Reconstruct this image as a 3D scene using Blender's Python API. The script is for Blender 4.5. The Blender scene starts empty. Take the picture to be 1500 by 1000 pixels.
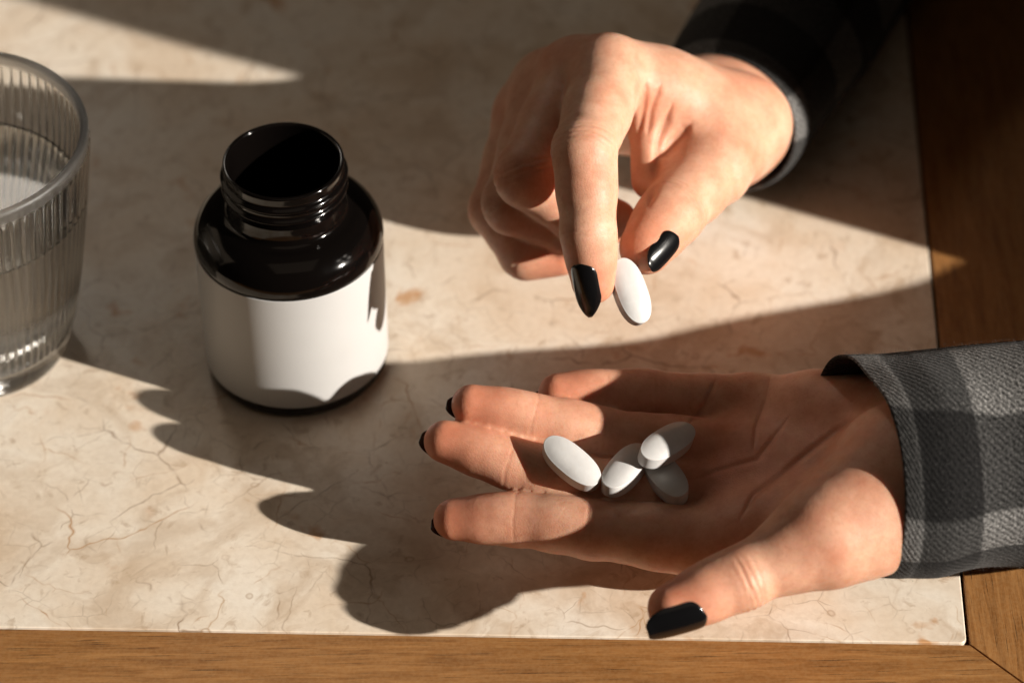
import bpy, bmesh, math, random
import numpy as np
from mathutils import Vector, Matrix

S = 0.001                       # everything below is written in millimetres
random.seed(4)
np.random.seed(4)
sc = bpy.context.scene
COL = sc.collection

# ------------------------------------------------------------------ camera
F_PX, PITCH, ROLL, DIST = 4692.0, math.radians(43.207), math.radians(-0.645), 1093.4
fw = Vector((0, math.cos(PITCH), -math.sin(PITCH)))
upv = Vector((0, math.sin(PITCH), math.cos(PITCH)))
rt = Vector((1, 0, 0))
r2 = rt * math.cos(ROLL) + upv * math.sin(ROLL)
u2 = upv * math.cos(ROLL) - rt * math.sin(ROLL)
cam = bpy.data.cameras.new('camera')
camo = bpy.data.objects.new('camera', cam)
COL.objects.link(camo)
M = Matrix(((r2.x, u2.x, -fw.x), (r2.y, u2.y, -fw.y), (r2.z, u2.z, -fw.z))).to_4x4()
M.translation = -fw * DIST * S
camo.matrix_world = M
cam.sensor_width = 36.0
cam.lens = F_PX / 1500 * 36
cam.clip_start, cam.clip_end = 0.02, 50
cam.dof.use_dof = True
cam.dof.focus_distance = 1.000
cam.dof.aperture_fstop = 7.0
sc.camera = camo

# ------------------------------------------------------------------ light
world = bpy.data.worlds.new('World')
sc.world = world
world.use_nodes = True
bg = world.node_tree.nodes['Background']
bg.inputs[0].default_value = (1.0, 0.74, 0.52, 1)
bg.inputs[1].default_value = 0.016

SUN_AZ, SUN_EL = math.radians(66.3), math.radians(21.2)
sund = Vector((math.sin(SUN_AZ) * math.cos(SUN_EL), -math.cos(SUN_AZ) * math.cos(SUN_EL), math.sin(SUN_EL)))

def area_lamp(name, pos, target, power, sx, sy, col, shape='RECTANGLE'):
    l = bpy.data.lights.new(name, 'AREA')
    l.shape = shape
    l.size = sx
    l.size_y = sy
    l.energy = power
    l.color = col
    o = bpy.data.objects.new(name, l)
    COL.objects.link(o)
    o.location = pos
    o.rotation_euler = (Vector(target) - Vector(pos)).to_track_quat('-Z', 'Y').to_euler()
    return o

area_lamp('low_sunlight', sund * 7.0, (0, 0, 0), 8.1 * math.pi * 49, 0.088, 0.088, (1.0, 0.925, 0.83), 'DISK')
# the window the sun comes through: four panes of dim sky
wdir = Vector((0.80, -0.42, 0.0)).normalized()
wside = Vector((-wdir.y, wdir.x, 0))
for i in (-1, 1):
    for j in (0, 1):
        p = wdir * 1.7 + wside * (0.36 + i * 0.17) + Vector((0, 0, 0.95 + j * 0.42))
        area_lamp('window_pane', p, (0, 0, 0.05), 0.34, 0.14, 0.20, (1.0, 0.90, 0.79))
# a dimmer window behind the glass, the one its water mirrors
area_lamp('far_window', (-0.50, 1.25, 1.15), (-0.12, 0, 0), 2.0, 0.24, 0.24, (1.0, 0.90, 0.78))
# added fill lamp opposite the sun, brightens the glass and the label's left side
area_lamp('left_fill', (-1.7, 0.35, 0.75), (0, 0, 0.05), 2.3, 1.6, 1.2, (1.0, 0.77, 0.55))
area_lamp('front_fill', (0.1, -0.9, 1.9), (0, -0.1, 0), 0.75, 1.4, 1.2, (1.0, 0.78, 0.58))  # added fill lamp, high on the viewer's side, lifts the palm and tablets

sc.view_settings.view_transform = 'Standard'
sc.view_settings.look = 'None'
sc.view_settings.exposure = 0.0
sc.view_settings.gamma = 1.0
sc.view_settings.use_curve_mapping = False
sc.render.engine = 'CYCLES'
sc.cycles.use_denoising = True
sc.cycles.max_bounces = 14
sc.cycles.transmission_bounces = 12
sc.cycles.transparent_max_bounces = 12
sc.cycles.sample_clamp_indirect = 8.0
sc.cycles.blur_glossy = 0.6

# ------------------------------------------------------------------ helpers
def link(o, parent=None):
    COL.objects.link(o)
    if parent:
        o.parent = parent
    return o

def empty(name, label, cat, group=None, parent=None):
    o = bpy.data.objects.new(name, None)
    o.empty_display_size = 0.01
    link(o, parent)
    if label:
        o['label'] = label
    if cat:
        o['category'] = cat
    if group:
        o['group'] = group
    return o

def mesh_obj(name, verts, faces, mat, parent=None, smooth=True):
    me = bpy.data.meshes.new(name)
    v = np.asarray(verts, dtype=np.float64) * S
    me.from_pydata(v.tolist(), [], faces if isinstance(faces, list) else faces.tolist())
    me.update()
    if smooth:
        me.shade_smooth()
    o = bpy.data.objects.new(name, me)
    if mat:
        me.materials.append(mat)
    return link(o, parent)

def bm_obj(name, bm, mat, parent=None, smooth=False):
    for v in bm.verts:
        v.co *= S
    me = bpy.data.meshes.new(name)
    bm.to_mesh(me)
    bm.free()
    if smooth:
        me.shade_smooth()
    me.materials.append(mat)
    return link(bpy.data.objects.new(name, me), parent)

class NT:
    """small node-tree writer"""
    def __init__(self, name):
        self.m = bpy.data.materials.new(name)
        self.m.use_nodes = True
        self.t = self.m.node_tree
        self.b = self.t.nodes['Principled BSDF']
        self.out = self.t.nodes['Material Output']
    def n(self, typ, **kw):
        x = self.t.nodes.new(typ)
        for k, v in kw.items():
            if k.startswith('_'):
                setattr(x, k[1:], v)
            else:
                key = int(k[1:]) if k[0] == 'i' and k[1:].isdigit() else k.replace('__', ' ')
                self.put(x.inputs[key], v)
        return x
    def put(self, sock, v):
        if isinstance(v, bpy.types.NodeSocket):
            self.t.links.new(v, sock)
        elif isinstance(v, bpy.types.Node):
            self.t.links.new(v.outputs[0], sock)
        else:
            sock.default_value = v
    def set(self, **kw):
        for k, v in kw.items():
            self.put(self.b.inputs[k.replace('__', ' ')], v)
    def math(self, op, a, b=None, clamp=False):
        x = self.n('ShaderNodeMath', _operation=op, _use_clamp=clamp, i0=a)
        if b is not None:
            self.put(x.inputs[1], b)
        return x.outputs[0]
    def mix(self, fac, a, b, blend='MIX'):
        x = self.n('ShaderNodeMix', _data_type='RGBA', _blend_type=blend)
        self.put(x.inputs[0], fac)
        self.put(x.inputs[6], a)
        self.put(x.inputs[7], b)
        return x.outputs[2]
    def ramp(self, fac, stops):
        x = self.n('ShaderNodeValToRGB', Fac=fac)
        e = x.color_ramp.elements
        while len(e) < len(stops):
            e.new(0.5)
        for k, (p, c) in enumerate(stops):
            e[k].position = p
            e[k].color = c if len(c) == 4 else (*c, 1)
        return x.outputs[0]
    def noise(self, vec, scale, detail=4, rough=0.55, dist=0.0):
        return self.n('ShaderNodeTexNoise', Vector=vec, Scale=scale, Detail=detail, Roughness=rough, Distortion=dist)
    def bump(self, h, strength, dist, normal=None):
        x = self.n('ShaderNodeBump', Strength=strength, Distance=dist, Height=h)
        if normal is not None:
            self.put(x.inputs['Normal'], normal)
        return x.outputs[0]
    def coord(self, kind='Object', scale=None, rot=None):
        c = self.n('ShaderNodeTexCoord').outputs[kind]
        if scale or rot:
            mp = self.n('ShaderNodeMapping', Vector=c)
            if scale:
                mp.inputs['Scale'].default_value = scale
            if rot:
                mp.inputs['Rotation'].default_value = rot
            c = mp.outputs[0]
        return c

def g3(v):
    return (v, v, v, 1)

# ------------------------------------------------------------------ materials
def mat_marble():
    t = NT('cream_marble')
    c = t.coord('Object')
    warp = t.noise(c, 22, 4).outputs['Color']
    wv = t.n('ShaderNodeVectorMath', _operation='SUBTRACT', i0=warp, i1=(0.5, 0.5, 0.5))
    def warped(amount):
        s = t.n('ShaderNodeVectorMath', _operation='SCALE', i0=wv.outputs[0])
        s.inputs['Scale'].default_value = amount
        return t.n('ShaderNodeVectorMath', _operation='ADD', i0=c, i1=s.outputs[0]).outputs[0]
    big = t.noise(warped(0.03), 14, 5, 0.6).outputs[0]
    col = t.ramp(big, [(0.28, (0.62, 0.475, 0.34)), (0.42, (0.745, 0.62, 0.485)), (0.54, (0.815, 0.725, 0.61)), (0.70, (0.85, 0.795, 0.71))])
    # cloudy tan blotches
    b2 = t.noise(warped(0.05), 45, 5, 0.65, 0.6).outputs[0]
    m2 = t.ramp(b2, [(0.56, g3(0)), (0.70, g3(1))])
    col = t.mix(t.math('MULTIPLY', m2, 0.5), col, (0.48, 0.34, 0.215, 1))
    b4 = t.noise(warped(0.04), 27, 4, 0.6, 1.2).outputs[0]
    col = t.mix(t.ramp(b4, [(0.50, g3(0)), (0.66, g3(0.38))]), col, (0.45, 0.31, 0.19, 1))
    b5 = t.noise(c, 150, 3, 0.6, 0.5).outputs[0]
    col = t.mix(t.ramp(b5, [(0.60, g3(0)), (0.70, g3(0.45))]), col, (0.40, 0.27, 0.16, 1))
    # ochre stains
    b3 = t.noise(warped(0.03), 75, 3, 0.5).outputs[0]
    b3b = t.noise(c, 18, 2).outputs[0]
    m3 = t.math('MULTIPLY', t.ramp(b3, [(0.63, g3(0)), (0.72, g3(1))]), t.ramp(b3b, [(0.5, g3(0)), (0.62, g3(1))]))
    col = t.mix(t.math('MULTIPLY', m3, 0.85), col, (0.52, 0.25, 0.085, 1))
    # hair veins: three families of warped cell edges, each broken up by a mask
    veins = None
    for sc_, wid, amt, mlo, mseed, colr, wa in ((26, 0.007, 0.80, 0.49, 16, (0.24, 0.14, 0.075, 1), 0.03),
                                                (52, 0.011, 0.65, 0.50, 24, (0.32, 0.21, 0.13, 1), 0.035),
                                                (17, 0.0052, 0.85, 0.51, 15, (0.42, 0.20, 0.06, 1), 0.04),
                                                (38, 0.008, 0.70, 0.52, 19, (0.45, 0.25, 0.10, 1), 0.035),
                                                (110, 0.026, 0.42, 0.51, 30, (0.38, 0.28, 0.19, 1), 0.02)):
        off = t.n('ShaderNodeVectorMath', _operation='ADD', i0=warped(wa), i1=(sc_ * 0.13, sc_ * 0.07, 0.0)).outputs[0]
        vo = t.n('ShaderNodeTexVoronoi', _feature='DISTANCE_TO_EDGE', _voronoi_dimensions='2D', Vector=off, Scale=sc_)
        line = t.ramp(vo.outputs['Distance'], [(0.0, g3(1)), (wid, g3(0.35)), (wid * 2.2, g3(0))])
        offm = t.n('ShaderNodeVectorMath', _operation='ADD', i0=c, i1=(sc_ * 0.31, 0.4, 0.0)).outputs[0]
        mask = t.ramp(t.noise(offm, mseed * 2.2, 4, 0.6).outputs[0], [(mlo, g3(0)), (mlo + 0.12, g3(1))])
        fac = t.math('MULTIPLY', t.math('MULTIPLY', line, mask), amt)
        col = t.mix(fac, col, colr)
    # little fossil rings and specks
    vs = t.n('ShaderNodeTexVoronoi', _voronoi_dimensions='2D', Vector=warped(0.01), Scale=120)
    spot = t.ramp(vs.outputs['Distance'], [(0.05, g3(0.2)), (0.13, g3(1)), (0.19, g3(0))])
    sm = t.ramp(vs.outputs['Color'], [(0.86, g3(0)), (0.92, g3(1))])
    col = t.mix(t.math('MULTIPLY', t.math('MULTIPLY', spot, sm), 0.5), col, (0.36, 0.22, 0.12, 1))
    fine = t.noise(c, 420, 3, 0.6).outputs[0]
    col = t.mix(t.ramp(fine, [(0.35, g3(0.16)), (0.6, g3(0))]), col, (0.45, 0.34, 0.23, 1))
    t.set(Base__Color=col, Roughness=t.ramp(big, [(0.3, g3(0.34)), (0.7, g3(0.24))]))
    t.b.inputs['Specular IOR Level'].default_value = 0.16
    t.set(Normal=t.bump(t.noise(c, 260, 3).outputs[0], 0.06, 0.0006))
    return t.m

def mat_wood(name, axis):
    t = NT(name)
    sc_ = (1.0, 13.0, 4.0) if axis == 'x' else (13.0, 1.0, 4.0)
    c = t.coord('Object', scale=sc_)
    raw = t.coord('Object')
    g1 = t.noise(c, 26, 6, 0.62, 0.8).outputs[0]
    g2 = t.noise(c, 95, 5, 0.7, 0.3).outputs[0]
    pores = t.noise(t.coord('Object', scale=(2.2, 70, 10) if axis == 'x' else (70, 2.2, 10)), 22, 3, 0.5).outputs[0]
    col = t.ramp(g1, [(0.28, (0.20, 0.083, 0.023)), (0.47, (0.30, 0.134, 0.040)), (0.62, (0.365, 0.172, 0.055)), (0.8, (0.42, 0.212, 0.074))])
    col = t.mix(t.ramp(g2, [(0.35, g3(0.45)), (0.6, g3(0))]), col, (0.16, 0.064, 0.017, 1))
    pm = t.ramp(pores, [(0.30, g3(0.75)), (0.40, g3(0))])
    col = t.mix(pm, col, (0.06, 0.026, 0.01, 1))
    col = t.mix(t.ramp(t.noise(raw, 900, 2).outputs[0], [(0.4, g3(0.12)), (0.6, g3(0))]), col, (0.5, 0.32, 0.15, 1))
    t.set(Base__Color=col, Roughness=0.46)
    t.b.inputs['Specular IOR Level'].default_value = 0.35
    t.set(Normal=t.bump(t.math('SUBTRACT', g2, t.math('MULTIPLY', pm, 0.8)), 0.22, 0.0004))
    return t.m

def simple(name, col, rough, spec=0.5, **kw):
    t = NT(name)
    t.set(Base__Color=(*col, 1), Roughness=rough)
    t.b.inputs['Specular IOR Level'].default_value = spec
    for k, v in kw.items():
        t.b.inputs[k.replace('__', ' ')].default_value = v
    return t

def mat_bottle():
    t = simple('dark_amber_plastic', (0.0024, 0.0018, 0.0016), 0.1, 0.42)
    c = t.coord('Object')
    t.set(Roughness=t.ramp(t.noise(c, 90, 4).outputs[0], [(0.35, g3(0.07)), (0.7, g3(0.14))]))
    t.set(Normal=t.bump(t.noise(c, 55, 2).outputs[0], 0.10, 0.0012))
    return t.m

def mat_label():
    t = simple('white_label_paper', (0.80, 0.785, 0.765), 0.42, 0.35)
    c = t.coord('Object')
    t.set(Base__Color=t.ramp(t.noise(c, 35, 4).outputs[0], [(0.3, (0.455, 0.45, 0.443)), (0.7, (0.485, 0.48, 0.472))]))
    t.set(Normal=t.bump(t.noise(c, 700, 3).outputs[0], 0.05, 0.0003))
    return t.m

def mat_pill():
    t = simple('chalky_tablet', (0.80, 0.785, 0.765), 0.36, 0.45)
    c = t.coord('Object')
    t.set(Base__Color=t.ramp(t.noise(c, 500, 4).outputs[0], [(0.3, (0.545, 0.538, 0.53)), (0.7, (0.585, 0.578, 0.57))]))
    t.set(Subsurface__Weight=0.25)
    t.b.inputs['Subsurface Radius'].default_value = (1.0, 0.8, 0.65)
    t.b.inputs['Subsurface Scale'].default_value = 0.0012
    n1 = t.bump(t.noise(c, 900, 3, 0.7).outputs[0], 0.12, 0.00025)
    t.set(Normal=n1)
    return t.m

def mat_skin():
    t = NT('skin')
    c = t.coord('Object')
    bl = t.n('ShaderNodeAttribute', _attribute_name='blush').outputs['Fac']
    cr = t.n('ShaderNodeAttribute', _attribute_name='crease').outputs['Fac']
    mott = t.noise(c, 130, 5, 0.65).outputs[0]
    base = t.ramp(mott, [(0.30, (0.54, 0.285, 0.185)), (0.55, (0.645, 0.375, 0.255)), (0.75, (0.695, 0.43, 0.305))])
    red = t.ramp(mott, [(0.3, (0.54, 0.18, 0.098)), (0.7, (0.65, 0.25, 0.145))])
    flush = t.ramp(t.noise(c, 42, 3).outputs[0], [(0.42, g3(0)), (0.68, g3(0.55))])
    col = t.mix(t.math('MAXIMUM', bl, flush), base, red)
    col = t.mix(t.math('MULTIPLY', cr, 0.35), col, (0.38, 0.12, 0.06, 1))
    sp = t.ramp(t.noise(c, 900, 2).outputs[0], [(0.32, g3(0.22)), (0.46, g3(0))])
    col = t.mix(sp, col, (0.45, 0.19, 0.105, 1))
    t.set(Base__Color=col)
    t.set(Roughness=t.ramp(t.noise(c, 600, 3).outputs[0], [(0.3, g3(0.42)), (0.7, g3(0.58))]))
    t.b.inputs['Specular IOR Level'].default_value = 0.36
    t.b.inputs['Subsurface Weight'].default_value = 0.6
    t.b.inputs['Subsurface Radius'].default_value = (1.0, 0.32, 0.16)
    t.b.inputs['Subsurface Scale'].default_value = 0.0032
    v1 = t.n('ShaderNodeTexVoronoi', _feature='DISTANCE_TO_EDGE', Vector=t.n('ShaderNodeVectorMath', _operation='ADD', i0=c, i1=t.n('ShaderNodeVectorMath', _operation='SCALE', i0=t.noise(c, 300, 2).outputs['Color'], Scale=0.0011).outputs[0]).outputs[0], Scale=1150)
    lines = t.ramp(v1.outputs['Distance'], [(0.0, g3(0)), (0.22, g3(1))])
    v2 = t.n('ShaderNodeTexVoronoi', _feature='DISTANCE_TO_EDGE', Vector=t.n('ShaderNodeVectorMath', _operation='ADD', i0=c, i1=t.n('ShaderNodeVectorMath', _operation='SCALE', i0=t.noise(c, 120, 3).outputs['Color'], Scale=0.004).outputs[0]).outputs[0], Scale=430)
    folds = t.ramp(v2.outputs['Distance'], [(0.0, g3(0)), (0.10, g3(1))])
    n0 = t.bump(folds, 0.05, 0.0002)
    n1 = t.bump(lines, 0.24, 0.00011, n0)
    n2 = t.bump(t.noise(c, 240, 3, 0.5).outputs[0], 0.12, 0.0004, n1)
    t.set(Normal=n2)
    return t.m

def mat_nail():
    t = simple('black_polish', (0.004, 0.004, 0.0045), 0.2, 0.5)
    t.b.inputs['Coat Weight'].default_value = 0.35
    t.b.inputs['Coat Roughness'].default_value = 0.06
    c = t.coord('Object')
    t.set(Normal=t.bump(t.noise(c, 260, 2).outputs[0], 0.06, 0.0006))
    return t.m

def mat_cloth(name, dark, mid, light):
    """brushed twill check; U runs round the sleeve, V along it, both in millimetres/100"""
    t = NT(name)
    uv = t.coord('UV')
    sx = t.n('ShaderNodeSeparateXYZ', Vector=uv)
    U, V = sx.outputs[0], sx.outputs[1]
    fz = t.noise(uv, 60, 3, 0.6).outputs[0]
    def stripe(x, period, phase, width, soft=0.02):
        p = t.math('FRACT', t.math('ADD', t.math('DIVIDE', t.math('ADD', x, t.math('MULTIPLY', fz, 0.015)), period), phase))
        a = t.math('SMOOTH_MIN', 1.0, 1.0)
        d = t.math('ABSOLUTE', t.math('SUBTRACT', p, 0.5))
        return t.ramp(d, [(max(0, width / 2 - soft), g3(1)), (width / 2 + soft, g3(0))])
    su = stripe(U, 0.62, 0.97, 0.50, 0.012)
    sv = stripe(V, 0.44, 0.03, 0.50, 0.012)
    both = t.math('MULTIPLY', t.math('ADD', su, sv), 0.5)
    col = t.ramp(both, [(0.0, light), (0.5, mid), (1.0, dark)])
    # twill ribs
    tw = t.n('ShaderNodeTexWave', _wave_type='BANDS', _bands_direction='DIAGONAL', _wave_profile='SIN', Vector=uv, Scale=24.0, Distortion=2.4, Detail=2.0)
    tw.inputs['Detail Scale'].default_value = 2.0
    thr = t.noise(uv, 150, 3, 0.7).outputs[0]
    rib = t.math('MULTIPLY', tw.outputs['Fac'], t.ramp(thr, [(0.3, g3(0.25)), (0.65, g3(1))]))
    heather = t.noise(uv, 105, 4, 0.8).outputs[0]
    lightness = t.math('ADD', t.math('MULTIPLY', rib, 1.15), t.ramp(heather, [(0.38, g3(0.10)), (0.50, g3(0.55)), (0.58, g3(1.5)), (0.70, g3(4.2))]))
    tint = t.n('ShaderNodeCombineColor', Red=lightness, Green=lightness, Blue=lightness).outputs[0]
    col = t.mix(1.0, col, tint, 'MULTIPLY')
    t.set(Base__Color=col, Roughness=0.92)
    t.b.inputs['Specular IOR Level'].default_value = 0.1
    t.b.inputs['Sheen Weight'].default_value = 0.06
    t.b.inputs['Sheen Roughness'].default_value = 0.5
    h = t.math('ADD', tw.outputs['Fac'], t.math('MULTIPLY', thr, 1.2))
    t.set(Normal=t.bump(t.noise(uv, 4, 2).outputs[0], 0.25, 0.004, t.bump(h, 0.42, 0.0003)))
    return t.m

def mat_glass():
    t = NT('clear_glass')
    oz = t.n('ShaderNodeSeparateXYZ', Vector=t.coord('Object')).outputs[2]
    t.set(Base__Color=(0.985, 0.99, 0.985, 1), IOR=1.48)
    t.set(Roughness=t.ramp(t.math('MULTIPLY', oz, 10.0), [(0.86, g3(0.06)), (0.90, g3(0.5))]))
    t.b.inputs['Transmission Weight'].default_value = 1.0
    return t.m

def mat_water():
    t = NT('water')
    t.set(Base__Color=(0.99, 0.995, 0.99, 1), Roughness=0.06, IOR=1.333)
    t.b.inputs['Transmission Weight'].default_value = 1.0
    return t.m

MAR = mat_marble()
WOODX, WOODY = mat_wood('oak_front', 'x'), mat_wood('oak_side', 'y')
GROOVE = simple('dark_joint_filler', (0.012, 0.009, 0.007), 0.8, 0.2).m
BOT, LAB, PILL, SKIN, NAIL = mat_bottle(), mat_label(), mat_pill(), mat_skin(), mat_nail()
CLOTH = mat_cloth('grey_check_flannel', (0.007, 0.0068, 0.0068, 1), (0.025, 0.0245, 0.024, 1), (0.092, 0.0895, 0.087, 1))
FUZZ = simple('wool_fibre', (0.16, 0.155, 0.15), 0.9, 0.1).m
GLASS, WATER = mat_glass(), mat_water()

# ------------------------------------------------------------------ table
YAW = math.radians(-2.136)
CX, CY = 139.8, -138.6           # near right corner of the stone slab
ex = np.array([math.cos(YAW), math.sin(YAW)])
ey = np.array([-math.sin(YAW), math.cos(YAW)])

def tab(a, b, z):
    """table coordinates: a to the right of the slab corner, b away from the viewer"""
    p = np.array([CX, CY]) + ex * a + ey * b
    return (p[0], p[1], z)

table = empty('table', 'cream marble topped table with a brown wooden frame under the hands', 'table')

def prism(name, pts, z0, z1, mat, bevel=0.0, parent=None):
    bm = bmesh.new()
    top = [bm.verts.new(tab(a, b, z1)) for a, b in pts]
    bot = [bm.verts.new(tab(a, b, z0)) for a, b in pts]
    ft = bm.faces.new(top)
    bm.faces.new(bot[::-1])
    n = len(pts)
    for i in range(n):
        j = (i + 1) % n
        bm.faces.new((top[j], top[i], bot[i], bot[j]))
    bmesh.ops.recalc_face_normals(bm, faces=bm.faces)
    if bevel:
        bmesh.ops.bevel(bm, geom=list(ft.edges), offset=bevel, segments=3, profile=0.6, affect='EDGES')
    return bm_obj(name, bm, mat, parent)

# slab with a small corner radius
cr = 2.2
corner = [(-cr + cr * math.sin(a), cr - cr * math.cos(a)) for a in np.linspace(0, math.pi / 2, 7)]
pts = [(-420, 0)] + corner + [(0, 520), (-420, 520)]
prism('stone_slab', pts, -18, 0, MAR, 0.45, table)
gp = 1.15
ZW = -0.5
prism('frame_rail', [(-420, -62), (62.0, -62), (gp - 0.25, -gp + 0.8), (-420, -gp + 0.8)], -24, ZW, WOODX, 0.35, table)
prism('frame_rail', [(62.3, -61.7), (62.3, 520), (gp, 520), (gp, -gp + 1.1)], -24, ZW, WOODY, 0.35, table)
prism('joint_filler', [(-420, -6), (6, -6), (6, 520), (-420, 520)], -23, -19, GROOVE, 0, table)

# ------------------------------------------------------------------ lathe
def lathe(profile, n, cx, cy, rfun=None, close=False):
    """profile: list of (r, z); returns verts, faces"""
    V, Fc = [], []
    for k, (r, z) in enumerate(profile):
        for i in range(n):
            a = 2 * math.pi * i / n
            rr = r if rfun is None else rfun(r, z, a, k)
            V.append((cx + rr * math.cos(a), cy + rr * math.sin(a), z))
    m = len(profile)
    rows = m if close else m - 1
    for k in range(rows):
        k2 = (k + 1) % m
        for i in range(n):
            j = (i + 1) % n
            Fc.append((k * n + i, k * n + j, k2 * n + j, k2 * n + i))
    return V, Fc

def smooth_prof(pts, sub=6):
    """Catmull-Rom through (r, z) points"""
    P = [np.array(p, float) for p in pts]
    out = []
    for i in range(len(P) - 1):
        p0 = P[max(i - 1, 0)]; p1 = P[i]; p2 = P[i + 1]; p3 = P[min(i + 2, len(P) - 1)]
        for s in range(sub):
            t = s / sub
            out.append(0.5 * ((2 * p1) + (-p0 + p2) * t + (2 * p0 - 5 * p1 + 4 * p2 - p3) * t * t + (-p0 + 3 * p1 - 3 * p2 + p3) * t ** 3))
    out.append(P[-1])
    return [tuple(p) for p in out]

# ------------------------------------------------------------------ bottle
BX, BY = -72.9, -6.3
bottle = empty('pill_bottle', 'open black plastic pill bottle with a blank white label and no cap', 'bottle')
bp = [(0.01, 1.2), (20, 1.2), (24, 0.2)] + [(27.6 + 3.1 * math.sin(a), 3.3 - 3.1 * math.cos(a)) for a in np.linspace(0.1, math.pi / 2, 8)]
bp += [(30.75, 4.4), (30.75, 30), (30.75, 53.6)]
bp += smooth_prof([(30.95, 54.2), (31.2, 55.3), (30.9, 58.0), (29.6, 61.2), (27.2, 63.9), (24.2, 65.7), (21.4, 66.7), (19.9, 67.7), (19.35, 69.4)], 5)
def bead(z, h, out):
    return [(19.35 + out * (0.5 - 0.5 * math.cos(2 * math.pi * s)) ** 0.7, z - h / 2 + h * s) for s in np.linspace(0, 1, 9)]
bp += [(19.3, 73.0)] + bead(77.0, 2.4, 1.15) + [(19.25, 79.2)] + bead(81.6, 2.8, 1.35) + [(19.35, 84.0), (19.6, 85.0), (19.6, 86.0)]
bp += [(18.8 + 0.85 * math.cos(a), 86.2 + 0.75 * math.sin(a)) for a in np.linspace(0.0, math.pi, 9)]
bp += [(17.75, 84.0), (17.7, 68.5), (18.6, 66.0), (24, 62.5), (28, 58.5), (29.3, 54), (29.3, 8), (27, 3.4), (0.01, 3.0)]
V, Fc = lathe(bp, 128, BX, BY)
body = mesh_obj('bottle_body', V, Fc, BOT, bottle)
lp = [(30.78, 5.7), (30.98, 5.75), (31.0, 6.0), (31.0, 53.2), (30.98, 53.45), (30.78, 53.5)]
V, Fc = lathe(lp, 128, BX, BY)
mesh_obj('paper_label', V, Fc, LAB, bottle)

# ------------------------------------------------------------------ glass of water
GX, GY, GH = -181.0, 2.0, 92.5
glass = empty('drinking_glass', 'ribbed clear drinking glass half full of water', 'glass')
NR = 76
def rib(r, z, a, k):
    w = min(max((z - 12.0) / 4.0, 0), 1) * min(max((88.2 - z) / 1.6, 0), 1)
    return r + w * (0.60 * (abs(math.cos(a * NR / 2)) ** 0.8) - 0.3)
outer = smooth_prof([(26.6, 0.0), (28.8, 1.0), (30.6, 4.5), (32.2, 10.5), (34.0, 18), (35.8, 27), (38.6, 42), (41.4, 60), (43.9, 78), (45.0, 87.0)], 6)
rim = [(43.7 + 1.45 * math.cos(a), 91.0 + 1.5 * math.sin(a)) for a in np.linspace(-0.5, math.pi + 0.35, 10)]
inner = smooth_prof([(42.5, 88.0), (41.6, 78), (39.1, 60), (36.2, 42), (33.2, 27), (30.9, 17), (28.2, 11.0), (23, 8.4), (12, 7.5), (0.02, 7.2)], 5)
n_out = len(outer)
prof = [(0.02, 1.2), (18, 1.0), (25.5, 0.4)] + outer + rim + inner
def ribbed(r, z, a, k):
    if 3 <= k < 3 + n_out:
        return rib(r, z, a, k)
    return r
V, Fc = lathe(prof, NR * 10, GX, GY, ribbed)
mesh_obj('tumbler', V, Fc, GLASS, glass)
WZ = 64.5
def inner_r(z):
    zs = [p[1] for p in inner][::-1]; rs = [p[0] for p in inner][::-1]
    return float(np.interp(z, zs, rs))
wp = [(0.02, 7.05)] + [(inner_r(z) + 0.12, z) for z in np.linspace(7.6, WZ - 0.4, 26)] + [(inner_r(WZ) + 0.12, WZ + 0.9), (inner_r(WZ) - 0.7, WZ + 0.25), (inner_r(WZ) - 2.2, WZ), (0.02, WZ)]
V, Fc = lathe(wp, 160, GX, GY)
water = mesh_obj('water', V, Fc, WATER, glass)

# ------------------------------------------------------------------ signed-distance hands
def smin(a, b, k):
    h = np.maximum(k - np.abs(a - b), 0) / k
    return np.minimum(a, b) - h * h * k * 0.25

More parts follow.
